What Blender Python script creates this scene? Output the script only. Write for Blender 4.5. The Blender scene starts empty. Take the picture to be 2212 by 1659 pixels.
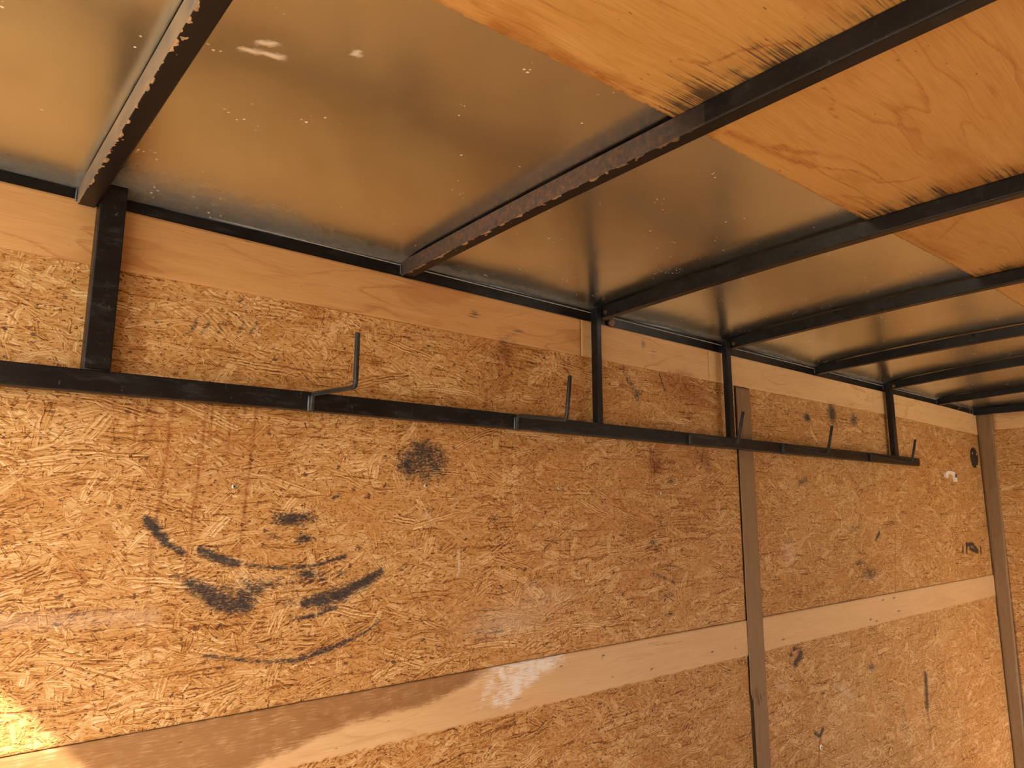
import bpy, bmesh, math, random
import numpy as np
from mathutils import Vector, Matrix

random.seed(7)
rng = np.random.default_rng(7)
C = bpy.context.scene.collection
scene = bpy.context.scene

# ------------------------------------------------------------------ camera
# frame: x runs along the wall to the front of the trailer, the wall's face is y = 0,
# the inside is y < 0, z = 0 is the lower edge of the steel top rail. Metres.
CAM = np.array([-0.1634, -1.2860, -0.4916])
_yaw, _pit, _rol = -0.7032, 0.1707, 0.0003
FPX = 1534.0
def _rot():
    cz, sz = math.cos(_yaw), math.sin(_yaw)
    cx, sx = math.cos(_pit), math.sin(_pit)
    cy, sy = math.cos(_rol), math.sin(_rol)
    return (np.array([[cz, -sz, 0], [sz, cz, 0], [0, 0, 1]]) @
            np.array([[1, 0, 0], [0, cx, -sx], [0, sx, cx]]) @
            np.array([[cy, 0, sy], [0, 1, 0], [-sy, 0, cy]]))
RC = _rot()
cd = bpy.data.cameras.new('camera')
cam = bpy.data.objects.new('camera', cd)
C.objects.link(cam)
cd.sensor_fit = 'HORIZONTAL'
cd.sensor_width = 36.0
cd.lens = 36.0 * FPX / 2212.0
cd.clip_start = 0.02
cd.clip_end = 500
M4 = Matrix.Identity(4)
for i in range(3):
    M4[i][0] = RC[i, 0]; M4[i][1] = RC[i, 2]; M4[i][2] = -RC[i, 1]; M4[i][3] = CAM[i]
cam.matrix_world = M4
scene.camera = cam

# ------------------------------------------------------------------ daylight
SUN = Vector((0.50, 0.53, -0.535)).normalized()       # direction the sunlight travels
sd = bpy.data.lights.new('sun', 'SUN')
sd.energy = 11.0
sd.angle = math.radians(.75)
sd.color = (1.0, 0.935, 0.77)
so = bpy.data.objects.new('sun', sd)
C.objects.link(so)
so.rotation_euler = SUN.to_track_quat('-Z', 'Y').to_euler()

w = bpy.data.worlds.new('sky'); scene.world = w; w.use_nodes = True
wn = w.node_tree
for n in list(wn.nodes): wn.nodes.remove(n)
sky = wn.nodes.new('ShaderNodeTexSky')
sky.sky_type = 'NISHITA'; sky.sun_disc = False
sky.sun_elevation = math.asin(-SUN.z)
sky.sun_rotation = math.atan2(-SUN.x, -SUN.y)
sky.air_density = 1.0; sky.dust_density = 2.5; sky.ozone_density = 1.0
bg = wn.nodes.new('ShaderNodeBackground'); bg.inputs['Strength'].default_value = 0.42
wo = wn.nodes.new('ShaderNodeOutputWorld')
wn.links.new(sky.outputs[0], bg.inputs[0]); wn.links.new(bg.outputs[0], wo.inputs[0])

scene.view_settings.view_transform = 'Standard'
scene.view_settings.look = 'None'
scene.view_settings.gamma = 1.0
scene.view_settings.use_curve_mapping = False
scene.view_settings.exposure = 0.50
try:
    cy = scene.cycles
    cy.use_denoising = True
    cy.max_bounces = 5; cy.diffuse_bounces = 4; cy.glossy_bounces = 3
    cy.use_adaptive_sampling = True; cy.adaptive_threshold = .08; cy.adaptive_min_samples = 16
    cy.caustics_reflective = True; cy.blur_glossy = 1.0; cy.sample_clamp_indirect = 8.0
except Exception:
    pass

# ------------------------------------------------------------------ helpers
def ray(u, v):
    return RC @ np.array([(u - 1106) / FPX, 1.0, -(v - 829.5) / FPX])
def at(u, v, ax=1, val=0.0):
    """the point of the plane (axis ax = val) a photograph pixel lies on"""
    d = ray(u, v); t = (val - CAM[ax]) / d[ax]
    return CAM + t * d
def wx(u, v):
    p = at(u, v); return (p[0], p[2])
def rx_(u, v, z=0.055):
    p = at(u, v, 2, z); return (p[0], p[1])

def interp(xs, ys):
    return lambda x: np.interp(x, xs, ys)

class N:
    """small node-graph builder"""
    def __init__(s, name):
        s.m = bpy.data.materials.new(name); s.m.use_nodes = True
        s.t = s.m.node_tree
        for n in list(s.t.nodes): s.t.nodes.remove(n)
        s.out = s.t.nodes.new('ShaderNodeOutputMaterial')
        s.b = s.t.nodes.new('ShaderNodeBsdfPrincipled')
        s.t.links.new(s.b.outputs[0], s.out.inputs[0])
    def set(s, sock, v):
        if isinstance(v, bpy.types.NodeSocket): s.t.links.new(v, sock)
        elif isinstance(v, (tuple, list)) and sock.type == 'RGBA' and len(v) == 3: sock.default_value = (*v, 1)
        elif v is not None: sock.default_value = v
    def node(s, typ, ins=(), **attr):
        n = s.t.nodes.new('ShaderNode' + typ)
        for k, v in attr.items(): setattr(n, k, v)
        for k, v in dict(ins).items(): s.set(n.inputs[k], v)
        return n
    def math(s, op, a, b=None, c=None, clamp=False):
        n = s.node('Math', operation=op, use_clamp=clamp)
        for i, v in enumerate((a, b, c)):
            if v is not None: s.set(n.inputs[i], v)
        return n.outputs[0]
    def vmath(s, op, a, b=None, scale=None):
        n = s.node('VectorMath', operation=op)
        s.set(n.inputs[0], a)
        if b is not None: s.set(n.inputs[1], b)
        if scale is not None: s.set(n.inputs['Scale'], scale)
        return n.outputs[0]
    def comb(s, x=0., y=0., z=0.):
        n = s.node('CombineXYZ'); s.set(n.inputs[0], x); s.set(n.inputs[1], y); s.set(n.inputs[2], z)
        return n.outputs[0]
    def sep(s, v):
        n = s.node('SeparateXYZ'); s.set(n.inputs[0], v); return n.outputs
    def noise(s, vec, scale=1., detail=2., rough=.5, dist=0., dim='3D'):
        n = s.node('TexNoise', {'Vector': vec, 'Scale': scale, 'Detail': detail, 'Roughness': rough, 'Distortion': dist},
                   noise_dimensions=dim)
        return n.outputs['Fac']
    def step(s, v, lo, hi, a=0., b=1.):
        n = s.node('MapRange', interpolation_type='SMOOTHSTEP')
        s.set(n.inputs['Value'], v); s.set(n.inputs['From Min'], lo); s.set(n.inputs['From Max'], hi)
        s.set(n.inputs['To Min'], a); s.set(n.inputs['To Max'], b)
        return n.outputs[0]
    def mix(s, f, a, b, blend='MIX'):
        n = s.node('Mix', data_type='RGBA', blend_type=blend)
        s.set(n.inputs[0], f); s.set(n.inputs[6], a); s.set(n.inputs[7], b)
        return n.outputs[2]
    def fmix(s, f, a, b):
        n = s.node('Mix', data_type='FLOAT')
        s.set(n.inputs[0], f); s.set(n.inputs[2], a); s.set(n.inputs[3], b)
        return n.outputs[0]
    def ramp(s, f, stops):
        n = s.node('ValToRGB'); s.set(n.inputs[0], f)
        e = n.color_ramp.elements
        while len(e) < len(stops): e.new(0.5)
        for el, (p, c) in zip(e, stops):
            el.position = p; el.color = (*c, 1)
        return n.outputs[0]
    def uv(s):
        return s.node('TexCoord').outputs['UV']
    def obj(s):
        return s.node('TexCoord').outputs['Object']
    def marks(s):
        n = s.node('Attribute', attribute_name='marks'); sp = s.node('SeparateColor')
        s.set(sp.inputs[0], n.outputs['Color']); return sp.outputs
    def bump(s, h, strength=.4, dist=.001):
        n = s.node('Bump', {'Height': h, 'Strength': strength, 'Distance': dist}); return n.outputs[0]
    def done(s, color, rough=.6, metal=0., normal=None, spec=None, coat=None):
        s.set(s.b.inputs['Base Color'], color); s.set(s.b.inputs['Roughness'], rough)
        s.set(s.b.inputs['Metallic'], metal)
        if normal is not None: s.set(s.b.inputs['Normal'], normal)
        if spec is not None: s.set(s.b.inputs['Specular IOR Level'], spec)
        return s.m

# ------------------------------------------------------------------ materials
def osb_material():
    g = N('oriented_strand_board')
    P = g.uv()
    wob = g.vmath('SCALE', g.vmath('SUBTRACT', g.node('TexNoise', {'Vector': P, 'Scale': 16., 'Detail': 2.}).outputs['Color'], (.5, .5, .5)), scale=.018)
    Pw = g.vmath('ADD', P, wob)
    Ps = g.vmath('MULTIPLY', Pw, (.72, 1.12, 1.))
    big = g.noise(P, 2.2, 2.)
    fine = g.noise(g.vmath('MULTIPLY', Pw, (60., 300., 1.)), 1., 3., .6)
    val = g.math('MULTIPLY_ADD', fine, .5, .22)
    hgt = g.math('MULTIPLY', fine, .5)
    dk = None
    #       cells/m  halfwidth  rotation spread  ring freq  streak
    layers = [(9., .040, .8, 480., .8), (44., .0060, 3.1, 1300., .5), (14., .019, 1.0, 620., .8), (75., .0030, 3.1, 1600., .4),
              (22., .011, 1.5, 800., .7), (10., .012, .6, 700., .9), (95., .0020, 3.1, 1900., .4)]
    for i, (sc_, hw, spread, rf, sa) in enumerate(layers):
        Q = g.vmath('ADD', Ps, (3.17 * i + .37, 1.71 * i + .11, 0.))
        v = g.node('TexVoronoi', {'Vector': Q, 'Scale': sc_, 'Randomness': 1.}, voronoi_dimensions='2D', feature='F1')
        cr = g.node('SeparateColor'); g.set(cr.inputs[0], v.outputs['Color']); c = cr.outputs
        D = g.vmath('SUBTRACT', Q, v.outputs['Position'])
        ang = g.math('MULTIPLY', g.math('SUBTRACT', c[0], .5), spread * 2.)
        ro = g.node('VectorRotate', {'Vector': D, 'Angle': ang}, rotation_type='Z_AXIS')
        R = g.sep(ro.outputs[0])
        off = g.math('MULTIPLY', c[2], 37.)
        fib = g.noise(g.comb(g.math('MULTIPLY', R[0], 22.), g.math('MULTIPLY_ADD', R[1], 620., off)), 1., 1., .65, dim='2D')
        # long tapering flake with ragged ends
        tap = g.math('MULTIPLY_ADD', g.math('ABSOLUTE', R[0]), -.09, hw)
        wd = g.math('MULTIPLY', tap, g.math('MULTIPLY_ADD', c[1], .75, .3))
        edge = g.math('ADD', g.math('ABSOLUTE', R[1]), g.math('MULTIPLY', g.math('SUBTRACT', fib, .5), hw * .5))
        mask = g.step(g.math('SUBTRACT', edge, wd), -.0004, .0004, 1., 0.)
        keep = g.math('GREATER_THAN', g.math('FRACT', g.math('MULTIPLY', g.math('ADD', c[0], c[2]), 7.31)), .30 if i not in (6, 7) else .45)
        mask = g.math('MULTIPLY', mask, keep)
        ring = g.math('SINE', g.math('ADD', g.math('MULTIPLY', g.math('ADD', R[1], g.math('MULTIPLY', g.math('MULTIPLY', R[0], R[0]), 1.2)), rf * 1.5),
                                     g.math('MULTIPLY', fib, 4.5)))
        ringa = g.math('MULTIPLY', g.step(c[1], .30, .8), (.20 if i in (0, 5) else .13) * sa)
        fv = g.math('ADD', g.math('MULTIPLY_ADD', g.math('SUBTRACT', c[2], .5), .22, .55),
                    g.math('ADD', g.math('MULTIPLY', g.math('SUBTRACT', fib, .5), .70), g.math('MULTIPLY', ring, ringa)))
        # shadowed lip along a flake's edge
        lip = g.step(g.math('SUBTRACT', edge, wd), -.0018, 0., 0., -.11)
        fv = g.math('ADD', fv, lip)
        val = g.fmix(mask, val, fv)
        hgt = g.fmix(mask, hgt, g.math('ADD', g.math('MULTIPLY', c[1], .9), g.math('MULTIPLY', fib, .35)))
    val = g.math('MULTIPLY_ADD', g.math('SUBTRACT', val, .56), 1.30, .50)
    # compression / resin gaps
    gaps = g.noise(g.vmath('MULTIPLY', Pw, (90., 170., 1.)), 1., 3., .7, dim='2D')
    val = g.math('SUBTRACT', val, g.step(gaps, .57, .71, 0., .34))
    val = g.math('ADD', val, g.math('MULTIPLY', g.math('SUBTRACT', big, .5), .25))
    # shavings: short fine curls over everything
    cur = g.noise(g.vmath('MULTIPLY', Ps, (120., 330., 1.)), 1., 3., .7, 1.2, dim='2D')
    val = g.math('ADD', val, g.math('MULTIPLY', g.math('SUBTRACT', cur, .5), .62))
    lng = g.noise(g.vmath('MULTIPLY', Ps, (9., 150., 1.)), 1., 3., .6, .4, dim='2D')
    val = g.math('SUBTRACT', val, g.step(lng, .58, .70, 0., .24))
    col = g.ramp(val, [(.0, (.10, .036, .010)), (.20, (.30, .125, .030)), (.38, (.49, .258, .085)),
                       (.56, (.60, .375, .162)), (.78, (.72, .505, .265)), (1., (.84, .68, .45))])
    hue = g.noise(P, 7., 2.)
    col = g.mix(g.step(hue, .45, .7, 0., .34), col, (.46, .215, .058), 'MIX')
    # dark bark specks, small and a few larger
    for sc_, r0, thr, sq in ((85., .075, .66, 1.9), (29., .050, .76, 1.2)):
        v = g.node('TexVoronoi', {'Vector': g.vmath('MULTIPLY', Pw, (1., sq, 1.)), 'Scale': sc_}, voronoi_dimensions='2D')
        cr = g.node('SeparateColor'); g.set(cr.inputs[0], v.outputs['Color'])
        rr = g.math('MULTIPLY', g.math('MULTIPLY', g.step(cr.outputs[0], thr, 1.), r0), 2.)
        dd = g.math('ADD', v.outputs['Distance'], g.math('ADD', g.math('MULTIPLY', g.math('SUBTRACT', gaps, .5), .5), g.math('MULTIPLY', g.math('SUBTRACT', cur, .5), .35)))
        sp = g.math('MULTIPLY', g.math('LESS_THAN', dd, rr), .85)
        col = g.mix(sp, col, (.085, .038, .024))
        hgt = g.math('SUBTRACT', hgt, g.math('MULTIPLY', sp, .6))
    # marks painted on the mesh: red = grease, green = brown stain, blue = pale scuff
    m = g.marks()
    hatch = g.noise(g.vmath('MULTIPLY', Pw, (150., 230., 1.)), 1., 3., .7)
    mid = g.noise(Pw, 45., 3., .6)
    hh = g.math('ADD', g.math('ADD', g.math('MULTIPLY', hatch, .45), g.math('MULTIPLY', mid, .25)), g.math('MULTIPLY', cur, .30))
    hs = g.math('MULTIPLY_ADD', g.math('SUBTRACT', hh, .5), 3.2, .58)
    gr = g.step(g.math('SUBTRACT', m[0], hs), -.38, .34, 0., .93)
    gr = g.math('MULTIPLY', gr, g.step(m[0], .03, .22))
    col = g.mix(g.math('MULTIPLY', m[1], g.math('MULTIPLY_ADD', hh, .8, .5), clamp=True), col, g.mix(.82, col, (.45, .20, .07), 'MULTIPLY'))
    col = g.mix(gr, col, (.022, .024, .030))
    pa = g.math('MULTIPLY', m[2], g.step(hh, .35, .6, .5, 1.), clamp=True)
    col = g.mix(pa, col, (.74, .63, .50))
    rough = g.math('MULTIPLY_ADD', val, -.10, .56)
    return g.done(col, rough, 0., g.bump(hgt, .55, .0012), spec=.20)

def ply_material(name, light, mid_, dark, contour=.5, gloss=.55, marks=True, pores=0., bstain=(.42, .31, .22)):
    """veneer plywood; grain along U"""
    g = N(name)
    P = g.uv()
    wob = g.noise(g.vmath('MULTIPLY', P, (2., 5., 1.)), 1., 2.)
    Pw = g.vmath('ADD', P, g.comb(0., g.math('MULTIPLY', g.math('SUBTRACT', wob, .5), .06), 0.))
    f1 = g.noise(g.vmath('MULTIPLY', Pw, (14., 340., 1.)), 1., 4., .7)
    f2 = g.noise(g.vmath('MULTIPLY', Pw, (4., 60., 1.)), 1., 2.)
    f3 = g.noise(g.vmath('MULTIPLY', Pw, (1.4, 7., 1.)), 1., 3., .5)
    val = g.math('ADD', g.math('MULTIPLY', f1, .52), g.math('ADD', g.math('MULTIPLY', f2, .26), g.math('MULTIPLY', f3, .28)))
    # cathedral lines: contours of a smooth field
    fr = g.math('FRACT', g.math('MULTIPLY', g.math('ADD', f3, g.math('MULTIPLY', f1, .03)), 9.))
    line = g.math('MULTIPLY', g.step(fr, .0, .22, 1., 0.), g.step(fr, .0, .02, 0., 1.))
    line = g.math('MULTIPLY', line, g.step(g.noise(P, 3., 2.), .42, .66, .1, 1.))
    col = g.ramp(val, [(.30, dark), (.52, mid_), (.74, light)])
    col = g.mix(g.math('MULTIPLY', line, contour), col, g.mix(.9, col, (.55, .30, .13), 'MULTIPLY'))
    # darker, richer patches of heartwood
    pat = g.noise(g.vmath('MULTIPLY', Pw, (2.2, 9., 1.)), 1., 4., .55, .6)
    col = g.mix(g.math('MULTIPLY', g.step(pat, .58, .68), contour), col, g.mix(.75, col, (.62, .38, .20), 'MULTIPLY'))
    if pores:
        po = g.noise(g.vmath('MULTIPLY', P, (60., 420., 1.)), 1., 2., .6)
        col = g.mix(g.step(po, .56, .72, 0., pores), col, (.62, .40, .20))
    v = g.node('TexVoronoi', {'Vector': g.vmath('MULTIPLY', P, (.6, 2.4, 1.)), 'Scale': 30.}, voronoi_dimensions='2D')
    cr = g.node('SeparateColor'); g.set(cr.inputs[0], v.outputs['Color'])
    kn = g.math('LESS_THAN', g.math('ADD', v.outputs['Distance'], g.math('MULTIPLY', g.math('SUBTRACT', f1, .5), .10)), g.math('MULTIPLY', g.step(cr.outputs[0], .86, 1.), .075))
    col = g.mix(g.math('MULTIPLY', kn, .7), col, (.20, .085, .035))
    if marks:
        m = g.marks()
        hatch = g.noise(g.vmath('MULTIPLY', P, (7., 300., 1.)), 1., 3., .6)
        mid = g.noise(P, 40., 3.)
        hh = g.math('ADD', g.math('MULTIPLY', hatch, .78), g.math('MULTIPLY', mid, .22))
        hs = g.math('MULTIPLY_ADD', g.math('SUBTRACT', hh, .5), 3.0, .55)
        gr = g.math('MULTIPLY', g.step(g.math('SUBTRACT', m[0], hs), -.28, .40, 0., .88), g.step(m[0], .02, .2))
        fibre = g.noise(g.vmath('MULTIPLY', P, (30., 500., 1.)), 1., 2., .7)
        fs = g.math('MULTIPLY_ADD', g.math('SUBTRACT', g.math('MULTIPLY_ADD', fibre, .6, g.math('MULTIPLY', mid, .4)), .5), 3.0, .5)
        bn = g.math('MULTIPLY', g.step(g.math('SUBTRACT', m[1], fs), -.65, .45, 0., 1.), g.step(m[1], .02, .3))
        col = g.mix(bn, col, g.mix(.92, col, bstain, 'MULTIPLY'))
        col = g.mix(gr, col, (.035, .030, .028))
        pa = g.math('MULTIPLY', g.step(g.math('SUBTRACT', m[2], fs), -.30, .30, 0., .85), g.step(m[2], .02, .25))
        col = g.mix(pa, col, (.80, .77, .72))
    return g.done(col, gloss, 0., g.bump(f1, .25, .0006), spec=.35)

def steel_material(name, base=(.006, .0055, .006), rust=0., chips=0., chipcol=(.45, .30, .17), gloss=.34, scratch=.4, worn=None):
    g = N(name)
    P = g.obj()
    n1 = g.noise(P, 38., 4., .6); n2 = g.noise(P, 9., 3.); n3 = g.noise(P, 400., 2.)
    col = g.mix(g.step(n2, .4, .7, 0., .6), base, tuple(min(1, b * 1.8 + .003) for b in base))
    sc_ = g.noise(g.vmath('MULTIPLY', P, (190., 190., 60.)), 1., 4., .75)
    col = g.mix(g.step(sc_, .63, .72, 0., scratch), col, (.17, .17, .175))
    du = g.math('MULTIPLY', g.step(g.noise(g.vmath('MULTIPLY', P, (14., 30., 60.)), 1., 5., .75), .50, .68), scratch * .75)
    col = g.mix(du, col, (.065, .070, .080))
    rough = g.math('MULTIPLY_ADD', n1, .25, gloss - .15)
    metal = 0.
    if rust:
        rr = g.ramp(g.noise(P, 90., 5., .75), [(.35, (.060, .055, .055)), (.52, (.115, .070, .050)), (.72, (.26, .115, .055))])
        rk = g.step(g.noise(g.vmath('ADD', P, (4., 4., 4.)), 11., 4., .6), .62 - rust * .5, .74 - rust * .5, 0., .92)
        rk = g.math('MULTIPLY', rk, g.node('Attribute', attribute_name='wear').outputs['Fac'])
        col = g.mix(rk, col, rr)
        rough = g.fmix(rk, rough, .62)
    if worn is not None:          # bare tan/grey primer with black paint left in places
        pr = g.ramp(g.noise(g.vmath('MULTIPLY', P, (30., 12., 30.)), 1., 4., .6), [(.3, (.13, .12, .11)), (.5, (.23, .17, .12)), (.75, (.33, .22, .13))])
        col = g.mix(worn, col, pr); rough = g.math('MAXIMUM', rough, .5)
    return g.done(col, rough, metal, g.bump(g.math('ADD', n1, g.math('MULTIPLY', n3, .3)), .16, .0006), spec=.24)

def chipped_under_material():
    """underside of the old beams: black paint flaking off along the left edge"""
    g = N('flaking_black_paint')
    P = g.obj(); U = g.sep(g.uv())
    base = (.010, .008, .008)
    n = g.noise(g.vmath('MULTIPLY', P, (60., 45., 60.)), 1., 3., .55)
    n2 = g.noise(P, 160., 3., .7)
    # UV x = 0..1 across the beam from its left edge
    k = g.math('SUBTRACT', n, g.math('MULTIPLY', U[0], .55))
    chip = g.step(k, .44, .46)
    chip = g.math('MAXIMUM', chip, g.math('MULTIPLY', g.step(n2, .72, .76), .6))
    cc = g.ramp(g.noise(P, 90., 3.), [(.3, (.20, .13, .08)), (.6, (.42, .28, .15))])
    col = g.mix(g.math('MULTIPLY', chip, g.node('Attribute', attribute_name='wear').outputs['Fac']), base, cc)
    return g.done(col, .36, 0., g.bump(chip, .5, .0007), spec=.22)

def sheet_material():
    g = N('galvanised_sheet')
    P = g.obj()
    n1 = g.noise(P, 260., 3., .7); n2 = g.noise(P, 3.5, 3.); n3 = g.noise(g.vmath('MULTIPLY', P, (30., 90., 30.)), 1., 3., .6)
    col = g.mix(g.step(n2, .3, .75, 0., .55), (.86, .90, .84), (.75, .79, .74))
    rough = g.math('ADD', g.math('MULTIPLY_ADD', n3, .05, .190), g.math('MULTIPLY', n1, .035))
    metal = 1.0
    mk = g.marks()
    # grey oxide along the rail
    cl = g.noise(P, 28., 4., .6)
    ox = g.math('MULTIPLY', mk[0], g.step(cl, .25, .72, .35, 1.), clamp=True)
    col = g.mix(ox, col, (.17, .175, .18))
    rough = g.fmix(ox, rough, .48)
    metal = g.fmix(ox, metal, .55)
    # pale spatter and scratches, in loose clusters
    clus = g.step(g.noise(P, 15., 3., .6), .60, .68)
    v = g.node('TexVoronoi', {'Vector': P, 'Scale': 130.})
    cr = g.node('SeparateColor'); g.set(cr.inputs[0], v.outputs['Color'])
    dot = g.math('LESS_THAN', g.math('ADD', v.outputs['Distance'], g.math('MULTIPLY', g.math('SUBTRACT', n1, .5), .25)),
                 g.math('MULTIPLY', g.step(cr.outputs[0], .25, 1.), .30))
    spk = g.math('MULTIPLY', dot, clus)
    v2 = g.node('TexVoronoi', {'Vector': g.vmath('ADD', P, (1.3, .4, .2)), 'Scale': 45.})
    cr2 = g.node('SeparateColor'); g.set(cr2.inputs[0], v2.outputs['Color'])
    spk2 = g.math('MULTIPLY', g.math('LESS_THAN', v2.outputs['Distance'], g.math('MULTIPLY', g.step(cr2.outputs[1], .93, 1.), .09)), .7)
    sc1 = g.noise(g.vmath('MULTIPLY', g.node('VectorRotate', {'Vector': P, 'Angle': .5}, rotation_type='Z_AXIS').outputs[0], (14., 420., 1.)), 1., 2.)
    scr = g.math('MULTIPLY', g.step(sc1, .78, .80), g.step(g.noise(P, 12., 2.), .6, .66))
    white = g.math('MAXIMUM', g.math('MAXIMUM', spk, spk2), g.math('MAXIMUM', g.math('MULTIPLY', scr, .5), mk[2]))
    col = g.mix(white, col, (.80, .72, .58))
    metal = g.fmix(white, metal, 0.); rough = g.fmix(white, rough, .55)
    dent = g.math('ADD', g.noise(P, 5., 2.), g.math('MULTIPLY', g.noise(P, 16., 2.), .12))
    return g.done(col, rough, metal, g.bump(dent, .35, .006))

def simple(name, col, rough=.5, metal=0., nscale=60., var=.35, bump=.1):
    g = N(name); n = g.noise(g.obj(), nscale, 3.)
    c = g.mix(n, tuple(x * (1 - var) for x in col), tuple(min(1, x * (1 + var)) for x in col))
    return g.done(c, g.math('MULTIPLY_ADD', n, .12, rough - .06), metal, g.bump(n, bump, .0005))

MAT = {}
MAT['osb'] = osb_material()
MAT['ply'] = ply_material('birch_plywood_strip', (.66, .385, .165), (.57, .315, .120), (.45, .225, .075), .5)
MAT['ply_pale'] = ply_material('pale_plywood_strip', (.74, .51, .26), (.66, .425, .20), (.54, .32, .135), .7)
MAT['band'] = ply_material('worn_plywood_band', (.70, .48, .255), (.62, .40, .20), (.52, .315, .14), .25, .42, pores=.35)
MAT['ply_ceiling'] = ply_material('ceiling_plywood', (.64, .395, .145), (.545, .310, .092), (.41, .205, .048), .55, .45, bstain=(.62, .42, .28))
MAT['batten'] = ply_material('brown_batten_wood', (.29, .185, .098), (.225, .138, .068), (.155, .090, .042), .3, .6, pores=.15)
MAT['steel'] = steel_material('black_painted_steel', gloss=.40, scratch=.45)
MAT['steel_gloss'] = steel_material('glossy_black_steel', base=(.008, .008, .0085), gloss=.34, scratch=.25)
MAT['steel_rust'] = steel_material('rusty_steel', base=(.014, .013, .013), rust=.85, gloss=.45)
MAT['steel_worn'] = steel_material('worn_primer_steel', worn=.88, gloss=.5)
MAT['flaking'] = chipped_under_material()
MAT['rod'] = steel_material('dull_steel_rod', base=(.018, .018, .018), gloss=.36, scratch=.7)
MAT['sheet'] = sheet_material()
MAT['weld'] = simple('weld_bead_metal', (.11, .13, .15), .38, .7, 300., .5, .6)
MAT['zinc'] = simple('zinc_screw_metal', (.62, .60, .55), .35, .8, 200.)
MAT['bolt'] = simple('bolt_metal', (.28, .20, .13), .3, .9, 200.)
MAT['white'] = simple('white_plastic', (.80, .77, .70), .4, 0., 50., .06)
MAT['rubber'] = simple('black_rubber', (.018, .017, .015), .42, 0., 60., .3)
MAT['stud'] = simple('grimy_steel_stud', (.22, .17, .10), .5, .1, 30., .6, .3)
MAT['skin'] = simple('white_outer_skin', (.55, .55, .55), .4, .2, 5., .05)
MAT['ground'] = simple('sunlit_concrete', (.50, .45, .37), .9, 0., 3., .12)
MAT['floor'] = simple('plywood_floor', (.40, .25, .13), .7, 0., 12., .3)
MAT['osb_plain'] = simple('plain_strand_board', (.52, .31, .13), .6, 0., 45., .45, .2)
MAT['caulk'] = simple('grey_caulk', (.34, .33, .31), .6, 0., 90., .35, .5)
MAT['brownplug'] = simple('brown_plug', (.17, .11, .06), .6, 0., 60., .3)

# ------------------------------------------------------------------ mesh builders
def link(name, me, mat, parent=None):
    o = bpy.data.objects.new(name, me); C.objects.link(o)
    if mat is not None:
        me.materials.clear()
        for m in (mat if isinstance(mat, (list, tuple)) else [mat]): me.materials.append(m)
    if parent is not None:
        o.parent = parent
        o.matrix_parent_inverse = parent.matrix_world.inverted() if parent.matrix_world else Matrix()
    return o

def tag(o, label, cat, group=None):
    o['label'] = label; o['category'] = cat
    if group: o['group'] = group
    return o
def struct(o):
    o['kind'] = 'structure'; return o
def empty(name, loc):
    o = bpy.data.objects.new(name, None); C.objects.link(o); o.location = loc
    o.empty_display_size = .05
    bpy.context.view_layer.update()
    return o

def grid_slab(name, us, vs, fn, thick, nvec, mat, parent=None, marks=None, uvoff=(0, 0), uvswap=False, cap=True):
    """slab whose front face is a grid: fn(U,V)->(X,Y,Z); nvec = outward front normal"""
    us = np.asarray(us, float); vs = np.asarray(vs, float)
    nu, nv = len(us), len(vs)
    U, V = np.meshgrid(us, vs)           # shape nv, nu
    X, Y, Z = fn(U, V)
    front = np.stack([X, Y, Z], -1).reshape(-1, 3)
    uv = np.stack([U + uvoff[0], V + uvoff[1]], -1).reshape(-1, 2)
    if uvswap: uv = uv[:, ::-1].copy()
    idx = np.arange(nu * nv).reshape(nv, nu)
    q = np.stack([idx[:-1, :-1], idx[:-1, 1:], idx[1:, 1:], idx[1:, :-1]], -1).reshape(-1, 4)
    border = np.concatenate([idx[0, :], idx[1:, -1], idx[-1, -2::-1], idx[-2:0:-1, 0]])
    nb = len(border)
    n = np.array(nvec, float)
    back = front[border] - n * thick
    verts = np.concatenate([front, back])
    bi = np.arange(nb) + nu * nv
    nx = np.roll(np.arange(nb), -1)
    side = np.stack([border[nx], border, bi, bi[nx]], -1)
    # orientation of front faces
    e1 = front[q[0, 1]] - front[q[0, 0]]; e2 = front[q[0, 3]] - front[q[0, 0]]
    if np.dot(np.cross(e1, e2), n) < 0:
        q = q[:, ::-1]; side = side[:, ::-1]
    faces = np.concatenate([q, side])
    # a back cap
    capc = np.array([bi[0], bi[nu - 1], bi[nu - 1 + nv - 1], bi[2 * (nu - 1) + nv - 1]])
    if cap: faces = np.concatenate([faces, capc[None, :]])
    me = bpy.data.meshes.new(name)
    me.vertices.add(len(verts)); me.vertices.foreach_set('co', verts.ravel())
    me.loops.add(faces.size); me.loops.foreach_set('vertex_index', faces.ravel())
    me.polygons.add(len(faces)); me.polygons.foreach_set('loop_start', np.arange(0, faces.size, 4))
    me.update(calc_edges=True)
    auv = np.concatenate([uv, uv[border]])
    ul = me.uv_layers.new(name='UVMap')
    ul.data.foreach_set('uv', auv[faces.ravel()].ravel())
    if marks is not None:
        a = marks(front[:, 0], front[:, 1], front[:, 2])     # n,3
        a = np.clip(a, 0, 1)
        a = np.concatenate([a, a[border]])
        rgba = np.concatenate([a, np.ones((len(a), 1))], 1)
        at_ = me.color_attributes.new('marks', 'FLOAT_COLOR', 'POINT')
        at_.data.foreach_set('color', rgba.ravel())
    me.validate()
    return link(name, me, mat, parent)

def lin(a, b, step):
    n = max(2, int(round(abs(b - a) / step)) + 1)
    return np.linspace(a, b, n)

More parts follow.
